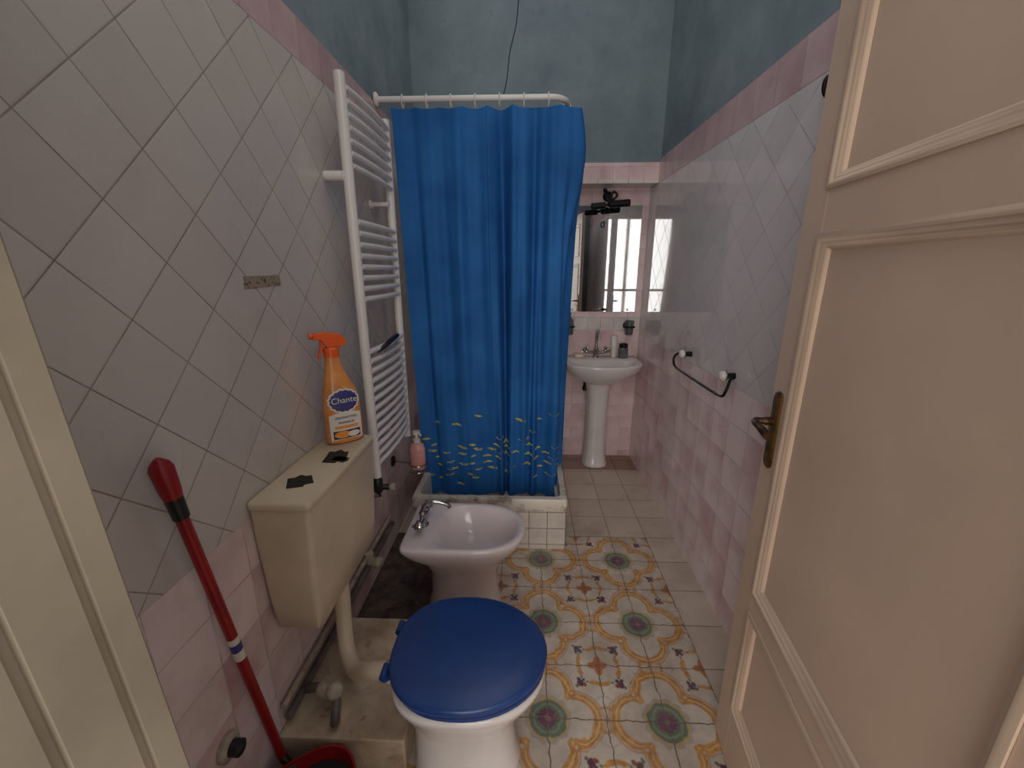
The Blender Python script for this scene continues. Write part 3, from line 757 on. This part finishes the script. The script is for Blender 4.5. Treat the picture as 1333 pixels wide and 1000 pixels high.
# ------------------------------------------------------------------ right wall fittings
t = thing('towel_bar', (XR, 1.93, 1.07), 'black iron towel bar with white ceramic knobs on pink wall', 'towel bar')
bm = B(); xo = XR-.055
tube(bm, spline([(xo+.02, 2.21, 1.075), (xo, 2.235, 1.06), (xo-.01, 2.24, 1.03), (xo-.01, 2.21, 1.0), (xo-.01, 2.1, .995), (xo-.01, 1.8, .995), (xo-.01, 1.66, 1.0), (xo-.01, 1.625, 1.03), (xo, 1.63, 1.06), (xo+.02, 1.66, 1.075)], 6), .006, 10)
mk('bar', bm, M['iron'], t)
for y in (2.17, 1.70):
    bm = B(); lathe(bm, [(.014, 0), (.012, .03), (.02, .036)], (XR-.0005, y, 1.075), (-1, 0, 0), 14); tube(bm, [(xo+.02, y+(.05 if y > 2 else -.05), 1.075), (xo+.02, y, 1.075)], .006, 10); mk('mount', bm, M['iron'], t)
    bm = B(); sphere(bm, (XR-.048, y, 1.075), .022, (.75, 1, 1)); mk('knob', bm, M['ceramic'], t)
hy = 1.375
t = thing('wall_hook', (XR, hy, 2.0), 'black iron coat hook high on the wall beside door', 'hook')
bm = B(); box(bm, XR-.007, XR-.0005, hy-.015, hy+.015, 1.975, 2.035); mk('hook_plate', bm, M['iron'], t, bevel=.003)
bm = B(); tube(bm, spline([(XR-.006, hy, 2.02), (XR-.025, hy, 2.025), (XR-.036, hy, 2.012), (XR-.034, hy, 1.985), (XR-.02, hy, 1.972), (XR-.008, hy, 1.98)], 5), .006, 10); mk('hook', bm, M['iron'], t)

# ------------------------------------------------------------------ left wall fittings
bm = B(); loft(bm, [[Vector((XL+.0004, y, z)) for y, z in ((1.095, 1.452), (1.265, 1.456), (1.262, 1.486), (1.10, 1.484))], [Vector((XL+.0015, y, z)) for y, z in ((1.095, 1.452), (1.265, 1.456), (1.262, 1.486), (1.10, 1.484))]])
tag(mk('wall_sticker', bm, M['sticker']), 'narrow beige paper sticker on the white diamond tiles', 'sticker')
sx, sy, sz = -.598, 2.08, .435
t = thing('soap_dispenser', (sx, sy, sz), 'pink liquid soap bottle in wire holder below the radiator', 'soap dispenser')
bm = B(); lathe(bm, [(.038, 0), (.042, .006), (.042, .12), (.034, .145), (.018, .155)], (sx, sy, sz), seg=24, sy=.75); mk('bottle', bm, M['pinksoap'], t)
bm = B(); lathe(bm, [(.02, .155), (.02, .178), (.01, .182), (.008, .20), (.022, .204), (.02, .22)], (sx, sy, sz), seg=18); tube(bm, [(sx, sy, sz+.212), (sx+.03, sy-.03, sz+.21)], .007, 8); mk('pump', bm, M['whitepl'], t)
t = thing('wire_holder', (XL, sy+.03, sz), 'chrome wire holder on the wall under pink soap bottle', 'holder')
bm = B(); lathe(bm, [(.03, 0), (.028, .008)], (XL+.0005, sy+.02, sz+.03), (1, 0, 0), 18); mk('wall_mount', bm, M['iron'], t)
bm = B()
for zz_, rr_ in ((-.008, .05), (.03, .05)):
    tube(bm, [Vector((sx+math.cos(a)*rr_, sy+math.sin(a)*rr_, sz+zz_)) for a in [2*math.pi*i/24 for i in range(24)]], .0035, 8, closed=True)
tube(bm, [(sx-.05, sy, sz-.008), (sx+.05, sy, sz-.008)], .0035, 8); tube(bm, [(sx, sy-.05, sz-.008), (sx, sy+.05, sz-.008)], .0035, 8)
tube(bm, [(sx-.05, sy, sz-.0045), (sx+.05, sy, sz-.0045)], .0035, 8)
tube(bm, [(XL+.004, sy+.02, sz+.03), (sx-.05, sy, sz+.03)], .005, 8)
mk('wire_ring', bm, M['chrome'], t)

# ------------------------------------------------------------------ ledge, pipes
bm = B()
box(bm, XL+.001, -.36, .905, 1.36, .0005, .125)
tag(mk('stone_ledge', bm, M['marble'], bevel=.006), 'stained low cream ledge along the left wall behind toilet', 'ledge')
t = thing('water_pipe', (-.72, 1.4, .1), 'grey pipe run with white couplings along the left wall foot', 'pipe')
bm = B(); tube(bm, [(-.725, .93, .17), (-.725, 1.95, .17)], .013, 10); mk('pipe', bm, M['grey'], t)
bm = B(); tube(bm, [(-.735, .93, .21), (-.735, 1.95, .21)], .009, 8); mk('pipe', bm, M['oldpl'], t)
bm = B(); tube(bm, spline([(-.725, 1.02, .17), (-.66, 1.01, .19), (-.60, .985, .19), (-.585, .95, .17), (-.585, .935, .142)], 5), .014, 10); mk('pipe', bm, M['grey'], t)
p_ = Vector((-.64, 1.003, .192))
bm = B(); lathe(bm, [(.022, -.02), (.027, -.012), (.027, .02), (.022, .028)], p_, (1, -.3, 0), 16); sphere(bm, p_+Vector((.035, -.01, .01)), .028); mk('coupling', bm, M['oldpl'], t)
bm = B(); lathe(bm, [(.022, 0), (.026, .01), (.026, .04), (.018, .045)], (-.71, 1.62, .18), (1, -.3, .2), 16); lathe(bm, [(.02, 0), (.02, .06)], (-.725, 1.62, .17), (0, 0, 1), 14); mk('coupling', bm, M['oldpl'], t)
t = thing('pipe_stub', (XL, .735, .34), 'dark capped pipe stub with pale ring low beside red handle', 'pipe')
bm = B(); lathe(bm, [(.034, 0), (.034, .012), (.024, .018)], (XL+.0005, .735, .34), (1, 0, 0), 20); mk('collar', bm, M['oldpl'], t)
bm = B(); lathe(bm, [(.02, .012), (.02, .04), (.012, .045)], (XL+.0005, .735, .34), (1, 0, 0), 16); mk('cap', bm, M['blackpl'], t)

# ------------------------------------------------------------------ long handled dustpan
dp = thing('long_handled_dustpan', (-.62, .77, 0), 'red long handled dustpan leaning against the left wall', 'dustpan')
a = Vector((-.716, .865, .11)); b = Vector((-.705, .70, 1.14))
dirv = (b-a).normalized()
bm = B(); tube(bm, [a, a.lerp(b, .875)], .0125, 14); mk('handle', bm, M['red'], dp)
bm = B(); tube(bm, [a.lerp(b, .875), a.lerp(b, .925)], [.0155, .0165], 14); mk('collar', bm, M['blackpl'], dp)
bm = B(); tube(bm, [a.lerp(b, .925), a.lerp(b, .94), a.lerp(b, .99), b, b+dirv*.012], [.017, .019, .021, .017, .006], 16); mk('grip', bm, M['red'], dp)
bm = B(); tube(bm, [a.lerp(b, .44), a.lerp(b, .515)], .0129, 14, cap=False); mk('label', bm, M['lwhite'], dp)
bm = B(); tube(bm, [a.lerp(b, .47), a.lerp(b, .495)], .0132, 14, cap=False); mk('label_badge', bm, M['lblue'], dp)
bm = B()
pc = (-.60, .775); dd = (.55, -.83)
loft(bm, [ring(pc, dd, .125*s, .10*s, .13*s, z, 4, 2.4, 40) for s, z in ((.85, .0006), (.88, .004), (1.0, .105), (1.04, .108), (1.04, .116), (.99, .116), (.85, .012))])
mk('pan', bm, M['red'], dp, sharp=50)
bm = B(); loft(bm, [ring(pc, dd, .125*s, .10*s, .13*s, z, 4, 2.4, 40) for s, z in ((.84, .0125), (.93, .075), (.5, .082), (.1, .085))]); mk('infill', bm, M['infill'], dp)  # dark filling inside the pan
bm = B(); tube(bm, [a, Vector((-.69, .855, .085)), Vector((-.67, .845, .105))], .012, 10); mk('handle_socket', bm, M['blackpl'], dp)

# ------------------------------------------------------------------ camera + light
cam = bpy.data.cameras.new('camera'); co = bpy.data.objects.new('camera', cam); COL.objects.link(co)
cam.sensor_width = 36; cam.lens = 36*538/1333; cam.clip_start = .01
co.location = (0, 0, 1.5); co.rotation_euler = (R(90-15.4), 0, R(2.1))
scene.camera = co
def area(name, loc, rot, sx, sy, power, col):
    l = bpy.data.lights.new(name, 'AREA'); l.shape = 'RECTANGLE'; l.size = sx; l.size_y = sy; l.energy = power; l.color = col
    o = bpy.data.objects.new(name, l); COL.objects.link(o); o.location = loc; o.rotation_euler = rot; return o
area('window_light', (-.4, -3.2, 1.75), (R(90), 0, 0), 3.7, 2.8, 138, (1, .965, .91))
area('added_fill_front', (.15, .10, 2.78), (R(62), 0, 0), .85, .55, 4.5, (1, .97, .94))  # added fill from above the door, lifts the upper left wall
area('added_fill_top', (.05, 1.7, 3.5), (0, 0, 0), 1.2, 2.4, 8.5, (1, .99, .98))  # added soft fill below the ceiling, no known lamp there
w = bpy.data.worlds.new('world'); scene.world = w; w.use_nodes = True
w.node_tree.nodes['Background'].inputs[0].default_value = (.95, .97, 1, 1); w.node_tree.nodes['Background'].inputs[1].default_value = .65
